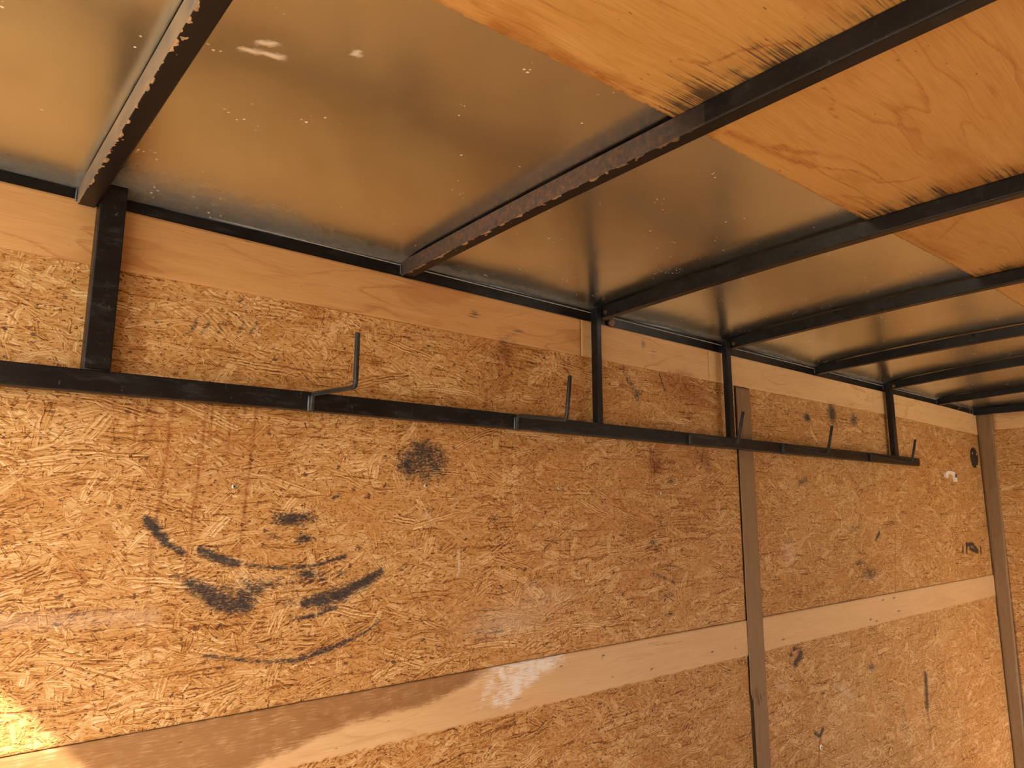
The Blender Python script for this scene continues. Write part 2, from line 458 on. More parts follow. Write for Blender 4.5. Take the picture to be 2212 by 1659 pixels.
def wall_panel(name, x0, x1, z0, z1, y, thick, mat, parent, step=.006, uvoff=(0, 0), marks=None, rag=(0, 0), grain='u'):
    """flat panel facing -y; rag = jitter of (bottom, top) edges"""
    us, vs = lin(x0, x1, step), lin(z0, z1, step)
    jb = np.interp(us, np.arange(x0 - .1, x1 + .1, .008), rng.normal(0, 1, len(np.arange(x0 - .1, x1 + .1, .008)))) * rag[0]
    jt = np.interp(us, np.arange(x0 - .1, x1 + .1, .008), rng.normal(0, 1, len(np.arange(x0 - .1, x1 + .1, .008)))) * rag[1]
    def fn(U, V):
        t = (V - z0) / (z1 - z0)
        Z = V + (1 - np.clip(t / .1, 0, 1)) * jb[None, :] + np.clip((t - .9) / .1, 0, 1) * jt[None, :]
        return U, np.full_like(U, y), Z
    return grid_slab(name, us, vs, fn, thick, (0, -1, 0), mat, parent, marks=marks, uvoff=uvoff, uvswap=(grain == 'v'))

def rrect(w, h, r=.002, seg=2):
    pts = []
    for cx_, cy_, a0 in ((w - r, h - r, 0), (r, h - r, 90), (r, r, 180), (w - r, r, 270)):
        for k in range(seg + 1):
            a = math.radians(a0 + 90 * k / seg)
            pts.append((cx_ + r * math.cos(a), cy_ + r * math.sin(a)))
    return pts

def loft(name, rings, mat, parent=None, cap=True, smooth=False, uvs=None, matfn=None, wear=None):
    """rings: list of equal-length closed loops of 3D points"""
    n = len(rings[0]); V = [tuple(p) for r in rings for p in r]
    F = []
    for i in range(len(rings) - 1):
        for j in range(n):
            a, b = i * n + j, i * n + (j + 1) % n
            F.append((a, b, b + n, a + n))
    if cap:
        F.append(tuple(range(n - 1, -1, -1))); F.append(tuple((len(rings) - 1) * n + j for j in range(n)))
    me = bpy.data.meshes.new(name); me.from_pydata(V, [], F); me.validate()
    bm = bmesh.new(); bm.from_mesh(me); bmesh.ops.recalc_face_normals(bm, faces=bm.faces); bm.to_mesh(me); bm.free()
    if smooth:
        for p in me.polygons: p.use_smooth = True
    o = link(name, me, mat, parent)
    if uvs:
        ul = me.uv_layers.new(name='UVMap')
        for lp in me.loops:
            ul.data[lp.index].uv = uvs(V[lp.vertex_index])
    if matfn:
        for p in me.polygons:
            c = p.center; p.material_index = matfn(c, p.normal)
    if wear:
        a = me.attributes.new('wear', 'FLOAT', 'POINT')
        for i, v in enumerate(V): a.data[i].value = wear(v)
    return o

def boxm(name, x0, x1, y0, y1, z0, z1, mat, parent=None, bev=.0015):
    w_, d_, h_ = x1 - x0, y1 - y0, z1 - z0
    bm = bmesh.new(); bmesh.ops.create_cube(bm, size=1)
    for v in bm.verts:
        v.co = Vector((x0 + (v.co.x + .5) * w_, y0 + (v.co.y + .5) * d_, z0 + (v.co.z + .5) * h_))
    if bev:
        b = min(bev, min(w_, d_, h_) * .4)
        bmesh.ops.bevel(bm, geom=bm.edges[:], offset=b, segments=2, affect='EDGES', profile=.5)
    me = bpy.data.meshes.new(name); bm.to_mesh(me); bm.free()
    ul = me.uv_layers.new(name='UVMap')
    for lp in me.loops:
        c = me.vertices[lp.vertex_index].co; ul.data[lp.index].uv = (c.x + c.y, c.z)
    return link(name, me, mat, parent)

def tube(name, pts, r, mat, parent=None, n=12, bend=.012, seg=5, endr=None):
    """rod through the points with rounded corners"""
    P = [Vector(p) for p in pts]; path = [P[0]]
    for i in range(1, len(P) - 1):
        a = (P[i - 1] - P[i]); b = (P[i + 1] - P[i])
        k = min(bend, a.length * .45, b.length * .45)
        a = P[i] + a.normalized() * k; b = P[i] + b.normalized() * k
        for s in range(seg + 1):
            t = s / seg
            path.append(a * (1 - t) ** 2 + P[i] * 2 * t * (1 - t) + b * t * t)
    path.append(P[-1])
    rings = []; up = None
    for i, p in enumerate(path):
        d = (path[min(i + 1, len(path) - 1)] - path[max(i - 1, 0)]).normalized()
        if up is None:
            up = d.orthogonal().normalized()
        up = (up - d * up.dot(d)).normalized(); s = d.cross(up)
        rings.append([p + (up * math.cos(2 * math.pi * j / n) + s * math.sin(2 * math.pi * j / n)) * r for j in range(n)])
    # softly chamfered ends
    e0 = [path[0] + (q - path[0]) * .75 - (path[1] - path[0]).normalized() * r * .3 for q in rings[0]]
    e1 = [path[-1] + (q - path[-1]) * .75 + (path[-1] - path[-2]).normalized() * r * .3 for q in rings[-1]]
    return loft(name, [e0] + rings + [e1], mat, parent, smooth=True)

# ------------------------------------------------------------------ marks on the wall
def seg_dist(X, Z, a, b):
    ax, az = a; bx, bz = b
    dx, dz = bx - ax, bz - az; L = dx * dx + dz * dz + 1e-12
    t = np.clip(((X - ax) * dx + (Z - az) * dz) / L, 0, 1)
    return np.hypot(X - ax - t * dx, Z - az - t * dz)

WALL_MARKS = []   # (channel, function)
def stroke(ch, pts, w, s=1., px=True, taper=True):
    if ch == 0 and pts[0][0] > 1600: w *= 1.3; s = min(1.1, s * 1.35)
    elif ch == 0: w *= 1.12; s = min(1.1, s * 1.06)
    W = [wx(*p) for p in pts] if px else pts
    bb = (min(p[0] for p in W) - w * 4, max(p[0] for p in W) + w * 4, min(p[1] for p in W) - w * 4, max(p[1] for p in W) + w * 4)
    def f(X, Z):
        d = np.full_like(X, 9.)
        for a, b in zip(W[:-1], W[1:]): d = np.minimum(d, seg_dist(X, Z, a, b))
        return s * np.exp(-(d / w) ** 2)
    WALL_MARKS.append((ch, f, bb))
def blob(ch, u, v, ru, rv, s=1., ang=0.):
    if ch == 0: s = min(1.1, s * (1.35 if u > 1600 else 1.12)); k_ = 1.25 if u > 1600 else 1.08; ru *= k_; rv *= k_
    c = wx(u, v); e = wx(u + ru, v); rx = abs(e[0] - c[0]); rz = rv / FPX * np.dot(at(u, v) - CAM, RC[:, 1])
    ca, sa = math.cos(ang), math.sin(ang); R_ = max(rx, rz) * 2.5
    def f(X, Z):
        dx, dz = X - c[0], Z - c[1]
        return s * np.exp(-((dx * ca + dz * sa) / rx) ** 2 - ((-dx * sa + dz * ca) / rz) ** 2)
    WALL_MARKS.append((ch, f, (c[0] - R_, c[0] + R_, c[1] - R_, c[1] + R_)))
G_, B_, W_ = 0, 1, 2
# big tyre-like arcs
stroke(G_, [(316, 1120), (340, 1150), (362, 1176), (394, 1194)], .006, .95)
stroke(G_, [(326, 1128), (350, 1160)], .009, .7)
stroke(G_, [(440, 1193), (478, 1209), (500, 1216)], .009, .95)
stroke(G_, [(430, 1186), (500, 1213), (560, 1224), (620, 1227), (680, 1221), (745, 1202)], .0045, .72)
stroke(G_, [(690, 1218), (745, 1202), (790, 1170)], .004, .4)
blob(G_, 632, 1119, 40, 13, .85); blob(G_, 640, 1126, 70, 20, .35)
blob(G_, 590, 1160, 22, 9, .5); blob(G_, 655, 1168, 26, 10, .6); blob(G_, 660, 1160, 14, 6, .6)
blob(G_, 664, 1241, 24, 9, .8); blob(G_, 730, 1238, 24, 10, .5)
stroke(G_, [(412, 1262), (440, 1280), (480, 1300), (530, 1315)], .013, .72)
stroke(G_, [(430, 1270), (470, 1292)], .012, .6)
blob(G_, 535, 1283, 32, 16, .75); blob(G_, 500, 1310, 50, 16, .6); blob(G_, 560, 1262, 60, 14, .3)
stroke(G_, [(660, 1302), (700, 1292), (750, 1278), (800, 1250), (822, 1236)], .010, .85)
stroke(G_, [(690, 1290), (740, 1278), (790, 1262)], .013, .7)
stroke(G_, [(610, 1300), (680, 1306), (740, 1300)], .010, .45)
stroke(G_, [(630, 1338), (680, 1330), (725, 1312)], .005, .75)
stroke(G_, [(480, 1255), (560, 1262), (640, 1262), (700, 1250)], .014, .32)
stroke(G_, [(440, 1417), (500, 1424), (560, 1429), (640, 1427), (700, 1408), (745, 1388), (790, 1365), (822, 1340)], .0042, .72)
stroke(G_, [(650, 1420), (700, 1402), (745, 1386)], .007, .55)
stroke(G_, [(540, 1388), (575, 1405)], .004, .5)
blob(G_, 380, 1245, 14, 8, .45)
stroke(G_, [(775, 1230), (840, 1205), (870, 1180)], .004, .3)
# sooty ring
blob(G_, 882, 1002, 24, 26, .72); blob(G_, 912, 972, 22, 20, .78); blob(G_, 945, 1000, 24, 34, .52); blob(G_, 915, 995, 55, 46, .42)
blob(G_, 912, 1030, 30, 16, .3)
# finger smears above the bar
for u in (418, 446, 478, 522, 549): stroke(G_, [(u + 6, 694), (u + 2, 706), (u - 8, 719)], .0045, .62 if u in (418, 549) else .5)
blob(G_, 1022, 679, 13, 10, .62); blob(G_, 990, 697, 6, 12, .3)
blob(B_, 1092, 762, 26, 30, .8); blob(G_, 1092, 760, 26, 26, .36); stroke(G_, [(1084, 740), (1100, 722), (1128, 714)], .008, .42)
blob(B_, 1080, 820, 30, 40, .45); stroke(B_, [(1052, 840), (1046, 885)], .004, .7)
stroke(G_, [(1346, 795), (1358, 822), (1378, 858)], .014, .48); blob(G_, 1380, 850, 14, 14, .4)
blob(B_, 1470, 830, 44, 26, .8); blob(B_, 1500, 862, 40, 20, .7); blob(G_, 1455, 858, 24, 14, .35); stroke(G_, [(1424, 806), (1436, 845)], .003, .8)
blob(G_, 1388, 742, 6, 12, .55); blob(G_, 1412, 770, 9, 20, .32)
blob(B_, 1418, 1005, 22, 26, .9); blob(G_, 1416, 1000, 18, 24, .38); blob(B_, 1520, 985, 16, 26, .8); blob(G_, 1470, 1010, 18, 30, .32); blob(G_, 1450, 1041, 10, 7, .65)
blob(G_, 1524, 1000, 12, 30, .35)
blob(G_, 1744, 902, 7, 7, 1.1); blob(G_, 1797, 893, 9, 20, .72); blob(G_, 1845, 907, 8, 13, .60)
# boxy scrawl by the corner
for a, b in (((2080, 1182), (2080, 1192)), ((2088, 1176), (2102, 1176)), ((2088, 1176), (2088, 1192)), ((2102, 1176), (2112, 1190)), ((2096, 1186), (2112, 1192)), ((2118, 1184), (2119, 1194))):
    stroke(G_, [a, b], .009, .8)
blob(G_, 1880, 1240, 18, 12, .52); blob(G_, 1856, 1215, 10, 6, .5); stroke(B_, [(1872, 1222), (1876, 1236)], .006, 1.)
stroke(G_, [(1892, 1166), (1900, 1150)], .007, .7); blob(G_, 1845, 1141, 12, 7, .45); stroke(G_, [(1726, 1043), (1742, 1036)], .012, .5)
stroke(B_, [(1835, 1026), (1850, 1046), (1862, 1060)], .012, .6)
stroke(G_, [(1999, 1458), (2001, 1490), (2003, 1525)], .017, .70); stroke(G_, [(1999, 1520), (2008, 1560), (2010, 1610)], .010, .38)
stroke(G_, [(1952, 1530), (1958, 1600), (1966, 1640)], .016, .30); stroke(G_, [(2020, 1360), (2021, 1372)], .006, .55)
blob(G_, 1716, 1402, 4, 4, 1.); blob(G_, 1708, 1416, 4, 6, .7); stroke(G_, [(1730, 1412), (1718, 1434)], .012, .72)
blob(G_, 1882, 1443, 9, 9, .55); stroke(G_, [(1760, 1584), (1772, 1590), (1778, 1575)], .006, .85)
stroke(B_, [(1776, 1570), (1770, 1610), (1769, 1659)], .004, 1.); stroke(B_, [(1934, 1150), (1934, 1275)], .004, .7)
stroke(G_, [(1412, 1240), (1440, 1250), (1456, 1258)], .006, .62); stroke(G_, [(1424, 1218), (1470, 1228)], .004, .45); blob(G_, 1438, 1288, 18, 8, .42)
blob(G_, 1411, 1172, 9, 7, .68); blob(G_, 1449, 1326, 11, 3, .8); stroke(G_, [(1128, 1266), (1175, 1242)], .006, .36); blob(G_, 1156, 1262, 16, 7, .38)
stroke(G_, [(1030, 1366), (1060, 1367), (1092, 1361)], .003, .7); blob(G_, 1067, 1123, 11, 6, .55); blob(G_, 868, 1232, 7, 5, .7)
stroke(G_, [(716, 1078), (732, 1070)], .004, .8); blob(G_, 1875, 1060, 5, 30, .2)
blob(G_, 1180, 1040, 90, 20, .08); blob(W_, 1090, 1345, 80, 30, .30); blob(W_, 1180, 1290, 60, 26, .18)
stroke(W_, [(990, 1188), (990, 1200), (992, 1230), (988, 1243)], .0025, .8); stroke(W_, [(918, 1104), (922, 1114), (935, 1125)], .002, .8)
blob(W_, 1705, 1196, 12, 22, .35); stroke(W_, [(1803, 1478), (1820, 1490), (1842, 1508)], .009, .35); stroke(W_, [(1678, 1478), (1700, 1492)], .009, .3)
stroke(W_, [(0, 1345), (180, 1338), (330, 1330)], .012, .2)
# brown drips below the bar
for u0, v0, u1, v1, s_ in ((299, 866, 284, 985, .8), (318, 866, 310, 960, .55), (328, 868, 322, 950, .6), (338, 870, 330, 930, .5), (376, 868, 341, 1107, .95),
                           (341, 1107, 322, 1240, .8), (322, 1240, 312, 1420, .5), (448, 874, 418, 1107, .95), (418, 1107, 396, 1260, .75), (461, 876, 450, 960, .9),
                           (498, 880, 490, 990, .7), (512, 882, 505, 940, .5), (528, 882, 522, 930, .5), (554, 884, 527, 1107, .95), (527, 1107, 512, 1240, .75),
                           (165, 870, 150, 1010, .35), (250, 868, 238, 980, .35), (480, 880, 474, 930, .5), (402, 872, 398, 900, .4), (640, 900, 636, 960, .3)):
    stroke(B_, [(u0, v0), ((u0 + u1) / 2, (v0 + v1) / 2), (u1, v1)], .0026, s_)
blob(B_, 470, 1000, 130, 60, .28); blob(B_, 640, 930, 60, 30, .35); blob(B_, 250, 880, 200, 14, .3); blob(B_, 1130, 1340, 60, 20, .2)
blob(B_, 540, 820, 300, 16, .30); blob(B_, 300, 700, 16, 120, .35); blob(B_, 1240, 850, 22, 60, .45)  # broad brown tint just above the bar and in upright patches beside two hangers

def wall_marks(X, Y, Z):
    out = np.zeros((len(X), 3))
    x0, x1, z0, z1 = X.min(), X.max(), Z.min(), Z.max()
    for ch, f, bb in WALL_MARKS:
        if bb[1] < x0 or bb[0] > x1 or bb[3] < z0 or bb[2] > z1: continue
        m = (X > bb[0]) & (X < bb[1]) & (Z > bb[2]) & (Z < bb[3])
        if m.any():
            v = f(X[m], Z[m])
            out[m, ch] = 1 - (1 - out[m, ch]) * (1 - np.clip(v, 0, 1))
    return out

def band_marks(X, Y, Z):
    out = wall_marks(X, Y, Z) * np.array([.0, .0, .0])
    # dark brown weathering of the left part, its lower edge climbing to the right
    t = (Z + .946) / .104
    lim = np.interp(X, [-.8, .0, .30, .52, .72, .86, .93], [-.3, -.3, .00, .42, .50, .85, 1.4])
    out[:, 1] = np.clip((t - lim) / .16, 0, 1) * np.interp(X, [-1., .80, .92], [.85, .85, 0.])
    # chalky scuff
    s = np.interp(X, [.78, .88, .95, 1.06, 1.12], [0, .45, .66, .62, 0])
    lo = np.interp(X, [.78, .9, 1.0, 1.12], [.1, .0, .45, .8])
    out[:, 2] = s * np.clip((t - lo) / .25, 0, 1)
    for u, v, r in ((1140, 1443, 7), (1190, 1427, 5)):
        c = wx(u, v); out[:, 0] = np.maximum(out[:, 0], np.exp(-(((X - c[0]) / .016) ** 2 + ((Z - c[1]) / .006) ** 2)))
    for (u, v, u2, v2) in ((1060, 1518, 1125, 1505), (1400, 1392, 1470, 1388), (1440, 1500, 1470, 1490)):
        a, b = wx(u, v), wx(u2, v2); out[:, 0] = np.maximum(out[:, 0], .42 * np.exp(-(seg_dist(X, Z, a, b) / .006) ** 2))
    for (u, v) in ((1302, 1416), (1322, 1461), (1406, 1445), (1587, 1399), (1602, 1407), (1537, 1408), (1400, 1416), (1211, 1438)):
        c = wx(u, v); out[:, 0] = np.maximum(out[:, 0], 1.1 * np.exp(-(((X - c[0]) / .008) ** 2 + ((Z - c[1]) / .0025) ** 2)))
    for (u, v) in ((1906, 1297), (1930, 1291), (1880, 1338), (1940, 1321), (1690, 1380), (1656, 1391), (1892, 1341), (1835, 1300)):
        c = wx(u, v); out[:, 0] = np.maximum(out[:, 0], 1.1 * np.exp(-(((X - c[0]) / .016) ** 2 + ((Z - c[1]) / .003) ** 2)))
    return out

# ------------------------------------------------------------------ room shell
XR, XF = -0.75, 4.205         # rear opening, front wall
YN = -1.83                    # the near side wall
ZF = -1.93                    # floor
BX = [0.61 * k for k in range(7)] + [4.165]
BASE = [-.008, .002, .006, .011, .004, .005, -.002, -.011]
AMP = [-.006, .017, .024, .032, .033, .046, .036, .004]
base = interp([-1.] + BX + [4.4], [-.008] + BASE + [-.011])
amp = interp([-1.] + BX + [4.4], [-.006] + AMP + [.004])
def arch(y): return 1 - ((y + .915) / .915) ** 2

bpy.context.view_layer.update()
# --- the wall in view: outer skin with the sheets and strips as its pieces
wall = struct(boxm('wall_left', XR, XF + .05, .014, .05, ZF - .1, .07, MAT['skin'], bev=0))
wl = wall
zs = interp([-1, .07, .48, 1.2, 3.04, 4.22], [-.1055, -.1047, -.1010, -.0995, -.0995, -.1135])
# OSB sheets: upper row and lower row, seams behind the battens
def osb(x0, x1, z0, z1, off, step=.004, par=None):
    o = wall_panel('osb_sheet', x0, x1, z0, z1, 0.0, .010, MAT['osb'], par or wl, step, off, wall_marks)
    return o
osb(XR, -.515, -.8395, -.06, (9.3, 2.2), .012)
osb(-.512, 1.883, -.8395, -.06, (0, 0), .004)
osb(1.966, 4.2045, -.8395, -.06, (5.1, 3.3), .006)
osb(XR, -.515, ZF, -.935, (3.3, 7.2), .02)
osb(-.512, 1.881, ZF, -.935, (6.1, 1.1), .006)
osb(1.966, 4.2045, ZF, -.935, (2.7, 5.9), .007)
# plywood strip under the top rail, four lengths
def top_strip(x0, x1, mat, off):
    us = lin(x0, x1, .006); vs = lin(0, 1, .05)
    def fn(U, V):
        zt = -.0005 + np.interp(U, [-1, 3.7, 4.2], [0, 0, -.006]); zb = zs(U) + np.interp(U, us, rng.normal(0, .00015, len(us)))
        return U, np.full_like(U, -.003), zb + (zt - zb) * V
    o = grid_slab('plywood_strip', us, vs, fn, .003, (0, -1, 0), mat, wl, marks=wall_marks)
    # metre-true UV
    me = o.data; ul = me.uv_layers[0]
    co = np.empty(len(me.vertices) * 3); me.vertices.foreach_get('co', co); co = co.reshape(-1, 3)
    li = np.empty(len(me.loops), int); me.loops.foreach_get('vertex_index', li)
    ul.data.foreach_set('uv', np.stack([co[li, 0] + off[0], co[li, 2] + off[1]], 1).ravel())
    return o
top_strip(XR, 1.1645, MAT['ply'], (0, 0))
top_strip(1.1652, 1.7445, MAT['ply_pale'], (7, 3))
top_strip(1.7452, 2.932, MAT['ply_pale'], (2.4, 8))
top_strip(2.9327, 4.2045, MAT['ply_pale'], (12, 5))
# plywood band over the horizontal seam
wall_panel('plywood_band', XR, 1.8845, -.946, -.8415, -.0025, .010, MAT['band'], wl, .005, (1.5, .7), band_marks, (.0016, .0003))
wall_panel('plywood_band', 1.9705, 4.2045, -.946, -.8415, -.0025, .010, MAT['band'], wl, .006, (8.2, 4.1), band_marks, (.0016, .0003))

# stud behind the vertical seam, shown where the batten is broken away
boxm('stud', 1.870, 1.980, .0105, .0138, ZF, -.05, MAT['stud'], wl, 0)

# the cracked brown batten over the vertical seam
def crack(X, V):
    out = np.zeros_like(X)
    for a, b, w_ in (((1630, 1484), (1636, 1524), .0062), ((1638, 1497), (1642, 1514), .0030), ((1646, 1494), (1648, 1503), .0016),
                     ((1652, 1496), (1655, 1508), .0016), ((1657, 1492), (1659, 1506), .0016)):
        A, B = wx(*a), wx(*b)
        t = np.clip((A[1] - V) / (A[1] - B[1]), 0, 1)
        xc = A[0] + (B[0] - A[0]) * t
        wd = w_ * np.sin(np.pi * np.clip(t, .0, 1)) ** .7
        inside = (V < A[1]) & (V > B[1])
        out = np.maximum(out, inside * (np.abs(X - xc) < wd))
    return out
def batten_mesh():
    us = np.linspace(0, 1, 60); vs = np.concatenate([lin(-1.92, -1.13, .006), lin(-1.1275, -1.02, .0015), lin(-1.015, -.1045, .006)])
    jl = rng.normal(0, .0010, len(vs))
    def fn(U, V):
        xl = np.where(V > -1.055, 1.888 - (V + .104) * -.008, np.where(V > -1.085, 1.8800 + (-1.055 - V) / .03 * .018, 1.905 + (V + 1.1) * .01))
        xl = xl + np.interp(V[:, 0], vs, jl)[:, None] * (V < -1.04)
        xr = 1.9685 + (V + .104) * .003
        X = xl + (xr - xl) * U
        Y = -.0065 + .0130 * (crack(X, V) > .35)
        Y = Y + .0005 * np.sin(V * 40)
        return X, Y, V
    return grid_slab('batten', us, vs, fn, .0030, (0, -1, 0), MAT['batten'], None, marks=lambda X, Y, Z: np.maximum(wall_marks(X, Y, Z) * [.7, 0, 0], crack(X, Z)[:, None] * np.array([1.1, 0, 0])))  # crack wedges also painted dark, standing in for the shade of their depth
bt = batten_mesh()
bt.name = 'trim_1'; struct(bt)
me = bt.data; co = np.empty(len(me.vertices) * 3); me.vertices.foreach_get('co', co); co = co.reshape(-1, 3)
li = np.empty(len(me.loops), int); me.loops.foreach_get('vertex_index', li)
me.uv_layers[0].data.foreach_set('uv', np.stack([co[li, 2], co[li, 0]], 1).ravel())
# splinters torn up at the crack
for k, (x_, z_, l_, dy) in enumerate(((1.882, -1.046, .048, .004),)):
    wv = .0045
    rings = []
    for t in np.linspace(0, 1, 6):
        ww = wv * (1 - t * .93); xx = x_ + .010 * t * (1 if k < 2 else .3); yy = -.0102 - dy * math.sin(t * 2.6) ; zz = z_ - l_ * t
        rings.append([(xx - ww / 2, yy, zz), (xx + ww / 2, yy, zz), (xx + ww / 2, yy + .0022, zz), (xx - ww / 2, yy + .0022, zz)])
    loft('splinter', rings, MAT['batten'], bt)

# --- front wall
wf = struct(boxm('wall_front', XF + .012, XF + .05, YN - .04, .014, ZF - .1, .05, MAT['skin'], bev=0))
def front_panel(name, y0, y1, z0, z1, x, thick, mat, off, step=.01, swap=False, mk=None):
    us, vs = lin(y0, y1, step), lin(z0, z1, step)
    return grid_slab(name, us, vs, lambda U, V: (np.full_like(U, x), U, V), thick, (-1, 0, 0), mat, wf, uvoff=off, uvswap=swap,
                     marks=mk or (lambda X, Y, Z: np.zeros((len(X), 3))))
front_panel('osb_sheet', -.95, -.066, ZF, -.09, XF, .010, MAT['osb'], (1.2, 8.8))
front_panel('osb_sheet', YN, -.954, ZF, -.09, XF, .010, MAT['osb'], (4.2, 9.1), .03)
front_panel('plywood_strip', YN, -.079, -.093, .010, XF - .003, .003, MAT['ply_pale'], (3.2, 6.8), .02)
# corner batten
def cb():
    vs = lin(ZF, .010, .01); us = np.linspace(0, 1, 8)
    def fn(U, V):
        yl = -.003 + 0 * V; yr = np.interp(V, [-1.93, -1.65, -1.28, -.52, -.015], [-.056, -.056, -.060, -.073, -.078])
        return XF - .0055 + 0 * V, yl + (yr - yl) * U, V
    o = grid_slab('trim_2', us, vs, fn, .005, (-1, 0, 0), MAT['batten'], None, marks=lambda X, Y, Z: np.zeros((len(X), 3)))
    me = o.data; co = np.empty(len(me.vertices) * 3); me.vertices.foreach_get('co', co); co = co.reshape(-1, 3)
    li = np.empty(len(me.loops), int); me.loops.foreach_get('vertex_index', li)
    me.uv_layers[0].data.foreach_set('uv', np.stack([co[li, 2] + 5, co[li, 1]], 1).ravel())
    return struct(o)
cb()

# --- near side wall with the open side door, floor, header over the rear opening (all out of the frame)
DX0, DX1, DZ0, DZ1 = 2.60, 3.75, ZF, -.12
wr = struct(boxm('wall_right', XR, DX0, YN - .05, YN, ZF - .1, .04, MAT['osb_plain'], bev=0))
boxm('osb_sheet', DX1, XF + .05, YN - .05, YN, ZF - .1, .04, MAT['osb_plain'], wr, 0)
boxm('osb_sheet', DX0, DX1, YN - .05, YN, DZ1, .04, MAT['osb_plain'], wr, 0)
struct(boxm('floor', XR, XF + .05, YN - .05, .05, ZF - .04, ZF, MAT['floor'], bev=0))
struct(boxm("wall_back", XR - .01, XR, YN - .05, .05, .035, .09, MAT['skin'], bev=0))
gr = boxm('ground', -30, 30, -30, 30, ZF - .55, ZF - .45, MAT['ground'], bev=0)
struct(gr)

# --- ceiling: metal sheet plus the plywood lining between the beams and the sheet
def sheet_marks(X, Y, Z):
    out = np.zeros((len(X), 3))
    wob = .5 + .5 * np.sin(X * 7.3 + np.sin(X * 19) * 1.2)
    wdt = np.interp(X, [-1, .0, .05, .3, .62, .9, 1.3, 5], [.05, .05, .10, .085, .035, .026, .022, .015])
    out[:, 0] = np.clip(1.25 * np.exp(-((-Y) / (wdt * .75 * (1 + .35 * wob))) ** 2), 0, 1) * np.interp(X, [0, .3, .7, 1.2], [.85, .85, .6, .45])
    for u, v, l, a in ((578, 74, .011, -.45), (541, 89, .011, -.25), (588, 101, .014, -.15), (770, 105, .006, .9)):
        c = rx_(u, v, .04); ca, sa = math.cos(a), math.sin(a)
        dx, dy = X - c[0], Y - c[1]
        m = np.exp(-((dx * ca + dy * sa) / l) ** 4 - ((-dx * sa + dy * ca) / .0042) ** 4)
        out[:, 2] = np.maximum(out[:, 2], m * .8)
    return out
xs_ = np.concatenate([np.arange(XR, 1.4, .006), np.arange(1.4, XF + .05, .015)])
ys_ = np.concatenate([np.arange(0.010, -.12, -.004), np.arange(-.12, -.76, -.006), np.arange(-.76, YN - .03, -.03)])
def roof_fn(U, V):
    # U along x, V along y
    b = base(U); a = amp(U)
    z = b + .0364 + a * arch(np.clip(V, -1.83, 0))
    ph = np.abs(((U - .0135) / .61 + .5) % 1 - .5) * 2        # 0 at a beam, 1 mid-bay
    z = z + .0022 * ph
    drop = np.exp(np.clip(V + .0, -1, .02) / .030)
    z = z - np.minimum(drop, 1.0) * .0090
    z = z + .0011 * np.sin(U * 9.1 + V * 4) * np.sin(V * 7.7 + 1) * ph
    return U, V, z
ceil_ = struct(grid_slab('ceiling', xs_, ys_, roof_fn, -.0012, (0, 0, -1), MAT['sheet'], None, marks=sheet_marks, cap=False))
# plywood lining
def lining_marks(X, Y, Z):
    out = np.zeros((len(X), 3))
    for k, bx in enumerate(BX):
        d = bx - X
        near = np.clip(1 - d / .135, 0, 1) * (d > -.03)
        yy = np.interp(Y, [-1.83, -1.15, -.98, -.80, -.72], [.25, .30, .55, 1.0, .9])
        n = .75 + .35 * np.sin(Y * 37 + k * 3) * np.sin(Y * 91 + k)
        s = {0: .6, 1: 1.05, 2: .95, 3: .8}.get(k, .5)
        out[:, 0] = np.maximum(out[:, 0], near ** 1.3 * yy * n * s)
    def st(pts, w_, s_, ch=1):
        Wp = [rx_(*p) for p in pts]
        d = np.full_like(X, 9.)
        for a, b in zip(Wp[:-1], Wp[1:]): d = np.minimum(d, seg_dist(X, Y, a, b))
        out[:, ch] = np.maximum(out[:, ch], s_ * np.exp(-(d / w_) ** 2))
    st([(1575, 285), (1640, 315), (1700, 345), (1760, 365)], .007, .55)
    st([(1690, 315), (1760, 365), (1850, 375), (1900, 402), (1950, 400), (1990, 390)], .0028, .6)
    st([(1665, 318), (1720, 330), (1755, 335)], .008, .5)
    st([(1780, 190), (1800, 215), (1795, 240), (1810, 260)], .003, .5)
    st([(1470, 115), (1530, 130), (1600, 100), (1640, 95), (1700, 85), (1730, 95)], .0032, .55)
    st([(1060, 15), (1130, 55), (1250, 120), (1380, 190)], .010, .38)
    st([(2030, 530), (2080, 480), (2110, 465)], .004, .45)
    st([(1930, 500), (2010, 548), (2060, 575)], .006, .45)
    return out
ply_x = np.concatenate([np.arange(XR, 2.6, .006), np.arange(2.6, 4.15, .02)])
ply_y = np.concatenate([np.arange(-.7285, -1.30, -.006), np.arange(-1.30, YN, -.03), [YN + .002]])
ej = rng.normal(0, .0008, len(ply_x))
def ply_fn(U, V):
    z = base(U) + .0340 + amp(U) * arch(V)
    e = np.interp(U, ply_x, ej) + .004 * np.sin(U * 2.1 + .4)
    return U, V + e * (V > -.74), z
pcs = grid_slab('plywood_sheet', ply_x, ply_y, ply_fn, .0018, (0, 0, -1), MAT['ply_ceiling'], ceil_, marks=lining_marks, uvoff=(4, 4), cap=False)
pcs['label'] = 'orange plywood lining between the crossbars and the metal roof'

# ------------------------------------------------------------------ steel top rail and roof beams
def rail(name, y0, y1):
    xs = list(np.linspace(XR, XF - .002, 40)); rings = []
    for x in xs:
        zb = float(np.interp(x, [0, 3.7, 4.2], [0, 0, -.006]))
        rings.append([(x, y0 + (y1 - y0) * p[0] / .027, zb + p[1] * (float(base(x)) + .0272 - zb) / .0265) for p in rrect(.027, .0265, .0025)])
    return loft(name, rings, MAT['steel'])
rl = tag(rail('top_rail', .0005, .0275), 'long black steel rail along the top of the wall, under the metal roof', 'rail')
